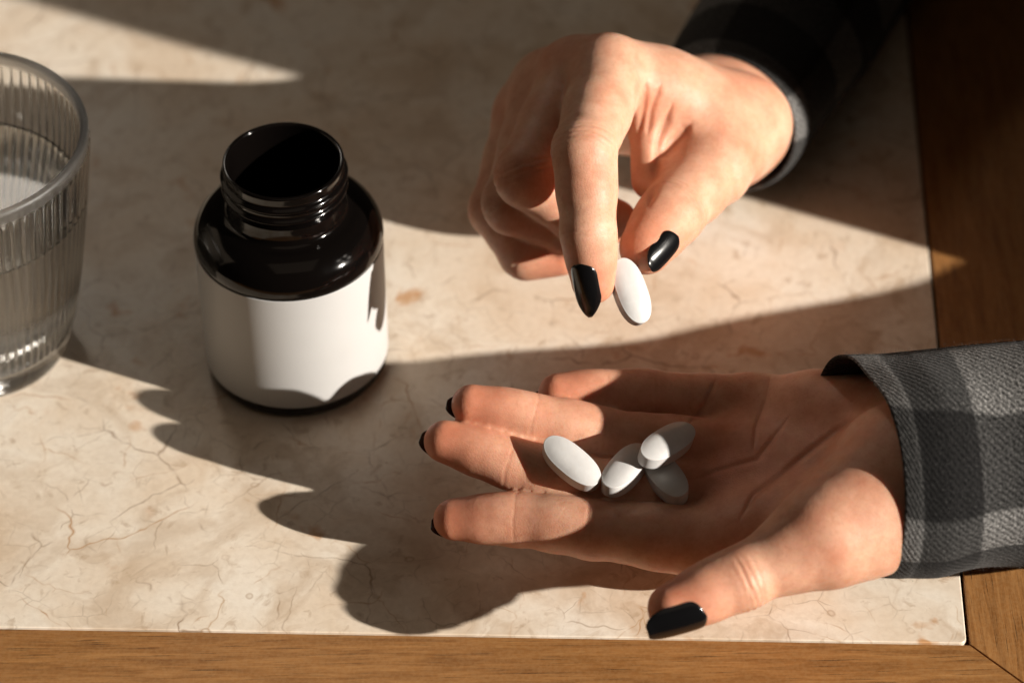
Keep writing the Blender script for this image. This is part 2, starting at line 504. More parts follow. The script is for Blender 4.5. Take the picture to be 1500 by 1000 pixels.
class Vol:
    def __init__(self, lo, hi, h):
        self.lo = np.array(lo, float); self.h = h
        self.n = np.ceil((np.array(hi) - self.lo) / h).astype(int) + 1
        self.ax = [self.lo[i] + h * np.arange(self.n[i]) for i in range(3)]
    def new(self):
        return np.full(self.n, 60.0, dtype=np.float32)
    def sub(self, lo, hi):
        i0 = np.maximum(((np.array(lo) - self.lo) / self.h).astype(int), 0)
        i1 = np.minimum(((np.array(hi) - self.lo) / self.h).astype(int) + 2, self.n)
        sl = tuple(slice(i0[i], i1[i]) for i in range(3))
        g = [self.ax[i][sl[i]].astype(np.float32) for i in range(3)]
        return sl, g[0][:, None, None], g[1][None, :, None], g[2][None, None, :]
    def cone(self, D, a, b, ra, rb, k, margin=17):
        a = np.asarray(a, float); b = np.asarray(b, float)
        R = max(ra, rb) + margin
        sl, X, Y, Z = self.sub(np.minimum(a, b) - R, np.maximum(a, b) + R)
        ab = b - a
        L2 = max(float(ab @ ab), 1e-6)
        t = np.clip(((X - a[0]) * ab[0] + (Y - a[1]) * ab[1] + (Z - a[2]) * ab[2]) / L2, 0, 1)
        d = np.sqrt((X - a[0] - t * ab[0]) ** 2 + (Y - a[1] - t * ab[1]) ** 2 + (Z - a[2] - t * ab[2]) ** 2) - (ra + (rb - ra) * t)
        D[sl] = smin(D[sl], d, k)
    def ell(self, D, c, axes, radii, k, margin=17, carve=False):
        c = np.asarray(c, float); A = np.asarray(axes, float); r = np.asarray(radii, float)
        R = r.max() + margin
        sl, X, Y, Z = self.sub(c - R, c + R)
        q = []
        for i in range(3):
            q.append(((X - c[0]) * A[i][0] + (Y - c[1]) * A[i][1] + (Z - c[2]) * A[i][2]))
        k0 = np.sqrt(sum((q[i] / r[i]) ** 2 for i in range(3)))
        k1 = np.sqrt(sum((q[i] / r[i] ** 2) ** 2 for i in range(3))) + 1e-6
        d = k0 * (k0 - 1.0) / k1
        if carve:
            D[sl] = -smin(-D[sl], d, k)
        else:
            D[sl] = smin(D[sl], d, k)

def surface_nets(D, lo, h):
    nx, ny, nz = D.shape
    s = D < 0
    c = np.zeros((nx - 1, ny - 1, nz - 1), dtype=np.int8)
    for dx in (0, 1):
        for dy in (0, 1):
            for dz in (0, 1):
                c += s[dx:nx - 1 + dx, dy:ny - 1 + dy, dz:nz - 1 + dz]
    act = (c > 0) & (c < 8)
    idx = np.argwhere(act)
    ids = np.full(act.shape, -1, dtype=np.int64)
    ids[act] = np.arange(len(idx))
    acc = np.zeros((len(idx), 3)); cnt = np.zeros(len(idx))
    corners = [(x, y, z) for x in (0, 1) for y in (0, 1) for z in (0, 1)]
    for a in corners:
        for ax in range(3):
            if a[ax] == 1:
                continue
            b = list(a); b[ax] = 1
            da = D[idx[:, 0] + a[0], idx[:, 1] + a[1], idx[:, 2] + a[2]]
            db = D[idx[:, 0] + b[0], idx[:, 1] + b[1], idx[:, 2] + b[2]]
            m = (da < 0) != (db < 0)
            t = da[m] / (da[m] - db[m])
            p = np.tile(np.array(a, float), (m.sum(), 1)); p[:, ax] = t
            acc[m] += p; cnt[m] += 1
    V = (idx + acc / cnt[:, None]) * h + lo
    Q = []
    for ax in range(3):
        o1, o2 = [(1, 2), (2, 0), (0, 1)][ax]
        sa = [slice(None)] * 3; sb = [slice(None)] * 3
        sa[ax] = slice(0, -1); sb[ax] = slice(1, None)
        A = s[tuple(sa)]; B = s[tuple(sb)]
        e = np.argwhere(A != B)
        inner_ok = (e[:, o1] > 0) & (e[:, o2] > 0) & (e[:, o1] < D.shape[o1] - 1) & (e[:, o2] < D.shape[o2] - 1)
        e = e[inner_ok]
        flip = ~A[e[:, 0], e[:, 1], e[:, 2]]
        def cell(d1, d2):
            q = e.copy(); q[:, o1] -= d1; q[:, o2] -= d2
            return ids[q[:, 0], q[:, 1], q[:, 2]]
        quad = np.stack([cell(1, 1), cell(0, 1), cell(0, 0), cell(1, 0)], 1)
        quad[flip] = quad[flip][:, ::-1]
        Q.append(quad)
    Q = np.concatenate(Q)
    Q = Q[(Q >= 0).all(1)]
    return V, Q

def vnormals(V, Q):
    n = np.cross(V[Q[:, 2]] - V[Q[:, 0]], V[Q[:, 3]] - V[Q[:, 1]])
    f = Q.ravel(order='F')
    N = np.stack([np.bincount(f, np.tile(n[:, i], 4), len(V)) for i in range(3)], 1)
    return N / (np.linalg.norm(N, axis=1, keepdims=True) + 1e-9)

def relax(V, Q, it=1, fac=0.5):
    a = np.concatenate([Q[:, 0], Q[:, 1], Q[:, 2], Q[:, 3]])
    b = np.concatenate([Q[:, 1], Q[:, 2], Q[:, 3], Q[:, 0]])
    n = len(V)
    cnt = np.bincount(a, minlength=n) + np.bincount(b, minlength=n)
    for _ in range(it):
        W_ = np.stack([np.bincount(a, V[b, i], n) + np.bincount(b, V[a, i], n) for i in range(3)], 1) / np.maximum(cnt, 1)[:, None]
        V = V + (W_ - V) * fac
    return V

def subdivide(V, Q):
    n = len(V)
    E_ = np.stack([Q, np.roll(Q, -1, 1)], 2).reshape(-1, 2)
    key = np.minimum(E_[:, 0], E_[:, 1]).astype(np.int64) * n + np.maximum(E_[:, 0], E_[:, 1])
    uq, inv = np.unique(key, return_inverse=True)
    ev = (V[uq // n] + V[uq % n]) / 2
    fv = V[Q].mean(1)
    inv = inv.reshape(-1, 4) + n
    fi = np.arange(len(Q)) + n + len(uq)
    Q2 = np.concatenate([np.stack([Q[:, i], inv[:, i], fi, inv[:, i - 1]], 1) for i in range(4)])
    return np.concatenate([V, ev, fv]), Q2

def unit(v):
    v = np.asarray(v, float)
    return v / np.linalg.norm(v)

def orth(n, a):
    n = np.asarray(n, float); a = unit(a)
    return unit(n - a * (n @ a))

def seg_dist(P, a, b):
    ab = b - a
    t = np.clip(((P - a) @ ab) / (ab @ ab), 0, 1)
    return np.linalg.norm(P - a - t[:, None] * ab, axis=1), t

class Finger:
    """joints: MCP, PIP, DIP, tip centre; radii at them; palmar direction for each phalanx"""
    def __init__(self, name, J, R, palmar):
        self.name = name
        self.J = [np.array(p, float) for p in J]
        self.R = R
        self.ax = [unit(self.J[i + 1] - self.J[i]) for i in range(len(J) - 1)]
        self.n = [orth(palmar[i], self.ax[i]) for i in range(len(J) - 1)]
    def build(self, vol):
        D = vol.new()
        J, R = self.J, self.R
        m = len(J) - 1
        for i in range(m):
            a, b = J[i], J[i + 1]
            mid = (a + b) / 2
            rm = (R[i] + R[i + 1]) / 2 * (0.985 if i < m - 1 else 1.0)
            vol.cone(D, a, mid, R[i], rm, 3.0)
            vol.cone(D, mid, b, rm, R[i + 1], 3.0)
            n = self.n[i]
            L = np.linalg.norm(b - a)
            if i < m - 1:        # soft pad on the palm side of the phalanx
                vol.cone(D, a + (b - a) * 0.30 + n * R[i] * 0.13, a + (b - a) * 0.72 + n * R[i + 1] * 0.13, R[i] * 0.88, R[i + 1] * 0.88, 4.0)
            else:                # finger pulp
                vol.cone(D, a + (b - a) * 0.30 + n * 1.0, b + n * 0.5 + self.ax[i] * 0.2, R[i] * 0.90, R[i + 1] * 0.97, 4.0)
        for i in range(1, m):    # bony joint on the back
            vol.cone(D, J[i] - self.n[i] * 1.3, J[i] - self.n[i - 1] * 1.3, R[i] * 0.88, R[i] * 0.88, 3.0)
        return D

def combine(vol, palm, fingers, kweb=6.0, kff=2.0):
    D = palm.copy()
    for f in fingers:
        D = smin(D, smin(palm, f.build(vol), getattr(f, 'kweb', kweb)), kff)
    return D

def hand_mesh(name, vol, D, fingers, creases, lines, blushes, parent, post=None):
    V, Q = surface_nets(D, vol.lo, vol.h)
    V = relax(V, Q, 3, 0.5)
    V, Q = subdivide(V, Q)
    V = relax(V, Q, 3, 0.5)
    N = vnormals(V, Q)
    cre = np.zeros(len(V))
    disp = np.zeros(len(V))
    for c, a, n, w, depth, rad in creases:
        c = np.asarray(c, float); a = unit(a); n = unit(n)
        d = V - c
        s = d @ a
        r = np.linalg.norm(d - s[:, None] * a, axis=1)
        side = np.clip((N @ n + 0.25) / 0.6, 0, 1) if depth > 0 else 1.0
        lat = d @ np.cross(a, n)
        s2 = s + 0.22 * np.sin(lat * 0.5 + c[0] * 3.1) + 0.10 * np.sin(lat * 1.3 + c[1] * 2.3) + 0.010 * lat * lat * math.sin(c[0] * 7.7)
        g = np.exp(-(s2 / w) ** 2) * np.clip((rad - r) / 2.0, 0, 1) * side
        disp -= depth * g
        cre = np.maximum(cre, g * min(1.0, depth * 1.5))
    for poly, n, w, depth in lines:
        P = np.asarray(poly, float); n = unit(n)
        pv = V - (V @ n)[:, None] * n
        pp = P - (P @ n)[:, None] * n
        best = np.full(len(V), 99.0)
        m = len(pp) - 1
        for i in range(m):
            dd, t = seg_dist(pv, pp[i], pp[i + 1])
            tt = (i + t) / m
            dd = dd + 0.9 * (np.clip(np.abs(tt - 0.5) * 2 - 0.7, 0, 1)) * w * 4
            best = np.minimum(best, dd)
        off = np.abs((V - P.mean(0)) @ n)
        g = np.exp(-(best / w) ** 2) * np.clip((N @ n - 0.1) / 0.4, 0, 1) * (off < 28)
        disp -= depth * g
        cre = np.maximum(cre, g * min(1.0, depth * 1.3))
    V = V + N * disp[:, None]
    if post is not None:
        V = post(V, N)
    bl = np.zeros(len(V))
    for c, r, amt in blushes:
        bl = np.maximum(bl, amt * np.exp(-(np.linalg.norm(V - np.asarray(c, float), axis=1) / r) ** 2))
    me = bpy.data.meshes.new(name)
    me.vertices.add(len(V)); me.vertices.foreach_set('co', (V * S).ravel())
    me.loops.add(Q.size); me.loops.foreach_set('vertex_index', Q.ravel().astype(np.int32))
    me.polygons.add(len(Q))
    me.polygons.foreach_set('loop_start', (np.arange(len(Q)) * 4).astype(np.int32))
    me.update(calc_edges=True)
    me.validate()
    me.shade_smooth()
    for nm, arr in (('blush', bl), ('crease', cre)):
        at = me.attributes.new(nm, 'FLOAT', 'POINT')
        at.data.foreach_set('value', arr.astype(np.float32))
    me.materials.append(SKIN)
    o = link(bpy.data.objects.new(name, me), parent)
    return o

def fingernail(tip, axis, dorsal, r, width, length, over, parent, taper=0.62, curl=0.03, lift=0.0, roll=0.0, point=0.0, slope=0.14):
    """a lacquered plate: starts 'length - over' behind the end of the finger and sticks out by 'over'"""
    a = unit(axis); d = orth(dorsal, a)
    if roll:
        b0 = np.cross(a, d); d = unit(d * math.cos(roll) + b0 * math.sin(roll))
    b = np.cross(d, a)
    nu, nv = 15, 22
    rc = width * 0.60                 # cross curvature
    top, bot = [], []
    for j in range(nv):
        t = j / (nv - 1)
        # outline: rounded cuticle, straight flanks, tapered free end
        s0 = min(t / 0.22, 1.0)
        w = width / 2 * (1 - (1 - s0) ** 2.2) ** 0.5 if t < 0.22 else width / 2
        if t > 0.6:
            q = (t - 0.6) / 0.4
            w *= 1 - (1 - taper) * q ** 1.7
        if t > 0.93:
            w *= 1 - 0.25 * ((t - 0.93) / 0.07) ** 2
        w = max(w, 0.35)
        for i in range(nu):
            u = -1 + 2 * i / (nu - 1)
            ang = u * w / rc
            x = rc * math.sin(ang)
            h = rc * (math.cos(ang) - 1)
            along = t * length - (length - over) + point * x * max(0, t - 0.5)
            hh = h - curl * (max(0, t - 0.25) * length) ** 2 * 0.5 + 0.25 * math.sin(min(t / 0.3, 1) * math.pi / 2) + lift * t
            edge = min(1.0, (1 - abs(u)) * 6, (1 - t) * 12 + 0.25, t * 12 + 0.1)
            hh += slope * max(0.0, over - along - 2.0) if along < over - 2.0 else 0.0
            p = tip + a * (r * 0.0 + along + r) + b * x + d * (r * 0.86 + hh)
            top.append(p + d * 0.26 * edge)
            bot.append(p - d * 0.22)
    V = top + bot
    n = nu * nv
    Fc = []
    for j in range(nv - 1):
        for i in range(nu - 1):
            q = [j * nu + i, j * nu + i + 1, (j + 1) * nu + i + 1, (j + 1) * nu + i]
            Fc.append(q)
            Fc.append([x + n for x in q[::-1]])
    ring = [i for i in range(nu)] + [j * nu + nu - 1 for j in range(1, nv)] + [(nv - 1) * nu + i for i in range(nu - 2, -1, -1)] + [j * nu for j in range(nv - 2, 0, -1)]
    for k in range(len(ring)):
        a1, b1 = ring[k], ring[(k + 1) % len(ring)]
        Fc.append([b1, a1, a1 + n, b1 + n])
    o = mesh_obj('fingernail', np.array(V), Fc, NAIL, parent)
    bm = bmesh.new(); bm.from_mesh(o.data)
    bmesh.ops.recalc_face_normals(bm, faces=bm.faces)
    bm.to_mesh(o.data); bm.free()
    o.data.shade_smooth()
    ss = o.modifiers.new('subdivision', 'SUBSURF'); ss.levels = 1; ss.render_levels = 1
    return o

person = empty('person', 'person in a dark grey checked shirt, black nail polish, picking up one white tablet', 'person')

# ---- open hand, palm up -------------------------------------------------
PN = unit((0, -0.22, 0.97))
iL = Finger('index', [(65, -116.1, 21), (24.4, -109.2, 22), (0.9, -104.2, 21.5), (-18.6, -102.1, 19.5)], [10.9, 9.0, 7.9, 5.8], [(0, -0.1, 1), (0, -0.1, 1), (0, -0.15, 1)])
mL = Finger('middle', [(67.1, -96.6, 20), (21, -91.9, 25), (-1.5, -87.5, 30), (-21.4, -81.6, 33.5)], [10.9, 8.9, 7.7, 5.9], [(0, -0.2, 1), (0, -0.25, 1), (0, -0.3, 1)])
rL = Finger('ring', [(72.2, -80, 23), (28.8, -76.3, 30.5), (6.2, -74.2, 36.5), (-12.8, -71.9, 40)], [10.5, 8.3, 7.2, 5.7], [(0, -0.2, 1)] * 3)
pL = Finger('pinky', [(77.6, -60, 25), (45.2, -58.3, 30), (29.1, -59.6, 32.5), (14.7, -60.9, 34)], [9.6, 7.8, 7.0, 5.7], [(0, -0.2, 1)] * 3)
tL = Finger('thumb', [(119, -124, 41.5), (93.2, -135.2, 43), (67.9, -146.5, 39.5), (47.5, -155.0, 35.5)], [14.5, 10.9, 9.2, 7.0], [(-0.3, 0.6, 0.7), (-0.2, 0.9, 0.3), (-0.2, 1, 0.1)])
tL.kweb = 11.0
vol = Vol((-40, -174, -2), (196, -38, 76), 0.8)
palm = vol.new()
W = {'i': (140, -110, 36), 'm': (142, -102, 35), 'r': (143, -95, 35), 'p': (144, -88, 36)}
for f, w, r0, r1 in ((iL, W['i'], 15, 11.4), (mL, W['m'], 15, 11.4), (rL, W['r'], 15, 11.0), (pL, W['p'], 14.5, 10.2)):
    vol.cone(palm, w, f.J[0], r0, r1, 9.0)
vol.cone(palm, iL.J[0] - (0, 0, 1), pL.J[0] - (0, 0, 3), 9.5, 9.0, 8.0)
vol.cone(palm, (132, -102, 36), (186, -98, 38), 20, 16, 14.0)          # wrist and forearm inside the sleeve
vol.cone(palm, (130, -84, 36), (98, -68, 31), 15.5, 12.0, 9.0)        # heel on the little-finger side
vol.cone(palm, (127, -118, 48), (99, -131, 44), 17.5, 13.6, 10.0)
vol.cone(palm, (146, -108, 45), (127, -118, 47.5), 15.0, 17.0, 10.0)
vol.cone(palm, (146, -99, 44), (118, -106, 47.5), 15.0, 15.5, 12.0)
vol.cone(palm, (117, -113, 47), (92, -134, 44.5), 15.5, 11.8, 10.0)      # wrist crest     # ball of the thumb
vol.cone(palm, (104, -116, 31), (76, -114, 24), 12.0, 10.3, 9.0)      # web towards the index
FL = [iL, mL, rL, pL, tL]
D = combine(vol, palm, FL)
cre = []
for f, cs in ((iL, 1.0), (mL, 1.0), (rL, 1.0), (pL, 1.0)):
    for k, dep in ((1, 0.13), (2, 0.12)):
        for s, q in ((-0.9, 0.8), (0.9, 1.0)) if k == 1 else ((0, 1.0),):
            cre.append((f.J[k] + f.ax[k] * s, f.ax[k] + f.ax[k - 1], f.n[k], 0.6, dep * q, f.R[k] * 1.3))
    cre.append((f.J[0] + f.ax[0] * 22, f.ax[0], f.n[0], 0.8, 0.15, 12))
for s, dep in ((-2.6, 0.09), (-1.2, 0.15), (0.4, 0.17), (1.9, 0.12), (3.4, 0.08)):
    cre.append((tL.J[2] + tL.ax[1] * s, tL.ax[1], -tL.n[2], 0.62, dep, 14))
    cre.append((tL.J[2] + tL.ax[1] * s * 1.2, tL.ax[1], np.cross(tL.ax[1], tL.n[2]), 0.6, dep * 0.7, 14))
LINES_L = []
def pl(z, *pts):
    return [(x, y, z) for x, y in pts]
VL = unit((-0.075, -0.70, 0.71))
for poly, w, dep in (
        ([(112.9, -75.9, 40), (100.9, -85.2, 40), (88.9, -97.3, 40), (81.8, -104.9, 40), (73.7, -112.4, 40), (68.7, -123.1, 40)], 1.0, 0.62),
        ([(87.5, -74.5, 36), (76.2, -93.2, 36), (63.8, -97.8, 36), (54.6, -102.4, 36)], 0.9, 0.36),
        ([(65.3, -57.0, 36), (60.8, -69.1, 36), (55.8, -77.1, 36)], 1.0, 0.6),
        ([(83.1, -55.3, 38), (80.5, -68.4, 38), (76.4, -81.3, 38), (75.2, -90.6, 38)], 0.8, 0.30),
        ([(99, -90, 40), (92, -100, 40), (84, -112, 40)], 1.1, 0.12),
        ([(106, -86, 40), (97, -96, 40), (91, -108, 40)], 1.0, 0.10)):
    LINES_L.append((poly, VL, w, dep))
blush = [(f.J[3], 17, 0.95) for f in FL] + [(f.J[2], 12, 0.5) for f in FL[:4]] + [(f.J[1], 13, 0.45) for f in FL] + [((72, -98, 34), 30, 0.6), ((98, -88, 40), 24, 0.4), ((104, -122, 46), 25, 0.25)]
handL = hand_mesh('hand', vol, D, FL, cre, LINES_L, blush, person)
handL['label'] = 'open hand, palm up, with four white tablets lying on it'
for f, w, over in ((iL, 11.0, 2.2), (mL, 11.0, 2.4), (rL, 10.6, 2.4), (pL, 9.0, 2.0)):
    fingernail(f.J[3], f.ax[2], -f.n[2], f.R[3], w, 13.0, over, handL, taper=0.4, curl=0.05, slope=0.1)
fingernail(tL.J[3], tL.ax[2], (0.05, -1, 0.12), tL.R[3], 13.0, 18.0, 4.0, handL, taper=0.5, curl=0.012, slope=0.2)

# ---- pinching hand ------------------------------------------------------
iU = Finger('index', [(32.8, 29.7, 92.3), (23.6, -16.0, 97.4), (24.4, -38.0, 82.8), (25.8, -46.2, 68.8)], [11.6, 9.9, 8.3, 6.1], [(0.3, 0.3, -1), (0.35, 0.8, -0.5), (0.45, 0.75, -0.4)])
mU = Finger('middle', [(22.7, 39.0, 84.5), (5.5, -4.0, 77.5), (22.5, -5.0, 61), (34.6, 3.5, 50.5)], [11.6, 10.2, 8.8, 6.5], [(0.5, 0.3, -0.8), (0.2, 0.95, 0.1), (0, 0.9, 0.4)])
rU = Finger('ring', [(13.2, 46.5, 73.5), (1.0, 3.0, 59.5), (19.0, 2.0, 50), (29.5, 8, 47.5)], [11.4, 9.8, 8.6, 6.7], [(0.6, 0.3, -0.6), (0.2, 0.95, 0.2), (0, 0.8, 0.6)])
pU = Finger('pinky', [(6.0, 48, 60), (-4.5, 17, 45), (4.7, 2.5, 38), (16.2, 1.0, 38.5)], [10.4, 8.8, 8.0, 6.5], [(0.6, 0.3, -0.6), (0.5, 0.8, 0.2), (0.1, 0.8, 0.6)])
tU = Finger('thumb', [(80.0, 50.0, 52), (67.5, 13.0, 64.4), (52.4, -14.0, 69.5), (43.4, -31.6, 70.0)], [13.0, 11.4, 10.2, 7.8], [(-0.8, 0.3, 0.2), (-0.8, 0.3, 0.2), (-0.8, 0.3, 0.1)])
tU.kweb = 10.0
vol2 = Vol((-28, -66, 4), (140, 150, 120), 0.8)
palm = vol2.new()
for f, w, r0, r1 in ((iU, (79, 66, 42), 14, 11.8), (mU, (76, 71, 39), 14, 11.6), (rU, (72, 75, 36), 13.5, 11.2), (pU, (69, 79, 33), 13, 10.4)):
    vol2.cone(palm, w, f.J[0], r0, r1, 9.0)
vol2.cone(palm, (76, 72, 38), (108, 140, 30), 20, 22, 14.0)            # wrist and forearm
vol2.cone(palm, (80.5, 47, 56), (66, 23, 65), 14.0, 11.4, 9.0)           # thumb metacarpal
vol2.cone(palm, (68, 29, 70), (48, 31, 83), 9.5, 9.2, 10.0)            # muscle between thumb and index
vol2.cone(palm, (76, 42, 64), (54, 35, 80), 12.0, 10.4, 10.0)
vol2.cone(palm, (72, 56, 38), (59, 32, 40), 14.0, 12.5, 9.0)           # ball of the thumb, on the palm side
vol2.cone(palm, (46.5, 33, 83), (45.5, 6, 66), 6.0, 4.6, 7.0)           # fold of the web
FU = [iU, mU, rU, pU, tU]
D2 = combine(vol2, palm, FU)
cre2 = []
for f in (iU, mU, rU, pU):
    for s, dep in ((-3.4, 0.08), (-1.9, 0.15), (0, 0.2), (1.6, 0.15), (3.5, 0.08)):
        cre2.append((f.J[1] + unit(f.ax[0] + f.ax[1]) * s, f.ax[0] + f.ax[1], -f.n[0] - f.n[1], 0.6, dep, 13))
    for s, dep in ((-1.4, 0.1), (0, 0.16), (1.5, 0.1)):
        cre2.append((f.J[2] + f.ax[1] * s, f.ax[1] + f.ax[2], -f.n[2], 0.55, dep, 11))
for s, dep in ((-3.2, 0.12), (-1.5, 0.2), (0.2, 0.28), (1.8, 0.16)):
    cre2.append((tU.J[2] + tU.ax[1] * s, tU.ax[1], (0.7, -0.5, 0.5), 0.65, dep, 14))
blush2 = [(f.J[3], 13, 0.95) for f in FU] + [(f.J[2], 9, 0.3) for f in FU[:4]] + [(f.J[1], 10, 0.35) for f in FU] + [((49, 26, 80), 16, 0.35), ((58, 20, 68), 12, 0.4)]
VU = unit((-0.045, -0.765, 0.64))
LINES_U = [([(44.3, 43.4, 80), (42.0, 29.7, 80), (39.3, 17.3, 80)], VU, 1.0, 0.5),
           ([(54.1, 33.8, 75), (49.3, 16.1, 75), (46.5, -4.6, 75), (44.3, -16.4, 75)], VU, 1.5, 1.3),
           ([(60.0, 24.1, 75), (53.2, 14.3, 75), (48.9, 6.7, 75)], VU, 1.7, 1.2),
           ([(46.2, 43.0, 78), (44.7, 28.5, 78), (42.0, 14.4, 78)], VU, 0.9, 0.6),
           ([(50.5, 40.0, 78), (47.0, 28.0, 78), (45.2, 15.0, 78)], VU, 1.0, 0.55)]
handU = hand_mesh('hand', vol2, D2, FU, cre2, LINES_U, blush2, person)
handU['label'] = 'hand pinching one white tablet between thumb and forefinger'
fingernail(iU.J[3], iU.ax[2], (-0.42, -0.68, 0.60), iU.R[3] + 0.55, 10.2, 18.3, 3.8, handU, taper=0.16, curl=0.014, point=-0.35, slope=0.2)
fingernail(tU.J[3], (-0.40, -0.90, -0.06), (0.84, -0.36, 0.42), tU.R[3] + 0.3, 10.5, 15.0, 2.4, handU, taper=0.3, curl=0.02, slope=0.24)
for f, w in ((mU, 10.5),):
    fingernail(f.J[3], f.ax[2], -f.n[2], f.R[3], w, 14, 2.6, handU, taper=0.65, curl=0.02)

# ------------------------------------------------------------------ sleeves
def fold_noise(u, v, seed):
    rs = np.random.RandomState(seed)
    z = 0
    for k in range(7):
        a, b, p = rs.uniform(1, 4.2), rs.uniform(0.012, 0.05), rs.uniform(0, 6.28)
        z = z + np.sin(round(a) * u + b * v * (1 + 0.2 * k) + p) / (1 + 0.35 * k)
    return z / 3.2

def sleeve(name, rings, seed, amp, parent, label, warp=0.0, nu=120, sub=26, thick=1.1, fuzz=0, skin=None):
    """rings: (centre, axis A, axis B) with A, B half-axis vectors; first ring is the cuff opening"""
    C = np.array([r[0] for r in rings], float); A = np.array([r[1] for r in rings], float); B = np.array([r[2] for r in rings], float)
    def cr(P, i, t):
        p0 = P[max(i - 1, 0)]; p1 = P[i]; p2 = P[i + 1]; p3 = P[min(i + 2, len(P) - 1)]
        return 0.5 * ((2 * p1) + (-p0 + p2) * t + (2 * p0 - 5 * p1 + 4 * p2 - p3) * t * t + (-p0 + 3 * p1 - 3 * p2 + p3) * t ** 3)
    rows = []
    for i in range(len(rings) - 1):
        for s in range(sub):
            rows.append((cr(C, i, s / sub), cr(A, i, s / sub), cr(B, i, s / sub)))
    rows.append((C[-1], A[-1], B[-1]))
    V, UV = [], []
    dist = 0
    u = np.linspace(0, 2 * np.pi, nu, endpoint=False)
    per = np.linalg.norm(A[0]) + np.linalg.norm(B[0])
    prev = rows[0][0]
    hugr = hugw = None
    if skin is not None:                       # the near side of the cuff lies on the wrist
        sv_, Ds_ = skin
        ts = np.arange(4, 62, 0.25)
        hugr, hugw = [], []
        dd = 0
        for k, (c, a, b) in enumerate(rows):
            dd += np.linalg.norm(c - rows[max(k - 1, 0)][0])
            if dd > 62:
                break
            deg = (np.degrees(u) + 180) % 360 - 180
            E_ = np.cos(u)[:, None] * a + np.sin(u)[:, None] * b
            E_ = E_ / np.linalg.norm(E_, axis=1, keepdims=True)
            pt = (c + E_[:, None, :] * ts[None, :, None] - sv_.lo) / sv_.h
            ii = np.clip(np.round(pt).astype(int), 0, sv_.n - 1)
            ins = Ds_[ii[..., 0], ii[..., 1], ii[..., 2]] < 0
            rr = np.where(ins, ts[None, :], 0).max(1)
            hugr.append(rr)
            x1 = np.clip((132 - deg) / 58, 0, 1); x2 = np.clip((deg + 95) / 40, 0, 1)
            hugw.append(x1 * x1 * (3 - 2 * x1) * x2 * x2 * (3 - 2 * x2) * min(1.0, max(0.0, (62 - dd) / 34)))
        hugr = np.array(hugr)
        hugr = np.max([np.roll(hugr, i, 1) - 0.12 * abs(i) for i in range(-14, 15)], axis=0)
        raw = hugr - 1.0
        for _ in range(60):
            hugr = (np.roll(hugr, 1, 1) + np.roll(hugr, -1, 1) + 2 * hugr) / 4
            up_ = np.vstack([hugr[:1], hugr[:-1]]); dn_ = np.vstack([hugr[1:], hugr[-1:]])
            hugr = np.maximum((up_ + dn_ + 2 * hugr) / 4, raw - 0.2)
        hugr = hugr + 1.0
    for k, (c, a, b) in enumerate(rows):
        dist += np.linalg.norm(c - prev); prev = c
        n = unit(np.cross(a, b))
        f = fold_noise(u, dist, seed) * amp * min(1.0, dist / 22.0 + 0.12)
        # stitched hem, a slightly thicker band next to the opening
        hem = 0.35 * (1 / (1 + math.exp(min((dist - 8.5) * 1.6, 50))))
        for q in range(nu):
            e = a * math.cos(u[q]) + b * math.sin(u[q])
            er = unit(e)
            if hugr is not None and k < len(hugr):
                wq = hugw[k][q]
                e = er * (np.linalg.norm(e) * (1 - wq) + (hugr[k][q] + 2.6 * min(1.0, dist / 20.0)) * wq)
            if skin is not None:                   # tucked in underneath, towards the opening
                dg = (math.degrees(u[q]) + 180) % 360 - 180
                e = e * (1 - 0.17 * math.exp(-((dg + 52) / 38) ** 2) * max(0.0, 1 - dist / 70.0))
            V.append(c + e + er * (f[q] + hem) + np.array([0 if skin is not None else warp, 0, 0]))
            UV.append((u[q] / (2 * math.pi) * per * math.pi / 100, dist / 100))
    m = len(rows)
    outer_n = len(V)
    # fold the edge inwards and carry an inner lining a little way back
    inner_rows = [(-0.35, 0.45), (0.15, 1.0), (3, 1.35), (14, 1.7), (26, 2.2)]
    dists = np.cumsum([0] + [np.linalg.norm(rows[k + 1][0] - rows[k][0]) for k in range(m - 1)])
    for back, inn in inner_rows:
        k = int(np.searchsorted(dists, max(back, 0)))
        k = min(k, m - 1)
        base = np.array(V[k * nu:(k + 1) * nu])
        c = rows[k][0]
        ax = unit(rows[min(k + 1, m - 1)][0] - rows[max(k - 1, 0)][0])
        for q in range(nu):
            er = unit(base[q] - c)
            V.append(base[q] - er * inn * thick + ax * (back if back < 1 else 0))
            UV.append((u[q] / (2 * math.pi) * per * math.pi / 100, back / 100))
    Fc = []
    def strip(r0, r1):
        for q in range(nu):
            w = (q + 1) % nu
            Fc.append((r0 + q, r0 + w, r1 + w, r1 + q))
    for k in range(m - 1):
        strip(k * nu, (k + 1) * nu)
    strip(outer_n, 0)
    for k in range(len(inner_rows) - 1):
        strip(outer_n + (k + 1) * nu, outer_n + k * nu)
    Fc.append(tuple(range((m - 1) * nu, m * nu)))
    o = mesh_obj(name, np.array(V), [list(f) for f in Fc], CLOTH, parent)
    me = o.data
    bm = bmesh.new(); bm.from_mesh(me)
    bmesh.ops.recalc_face_normals(bm, faces=bm.faces)
    lay = bm.loops.layers.uv.new('UVMap')
    umax = per * math.pi / 100
    for f in bm.faces:
        us = [UV[l.vert.index][0] for l in f.loops]
        wrap = max(us) - min(us) > umax / 2
        for l in f.loops:
            x, y = UV[l.vert.index]
            if wrap and x < umax / 2:
                x += umax
            l[lay].uv = (x, y)
    bm.to_mesh(me); bm.free()
    me.shade_smooth()
    if label:
        o['label'] = label
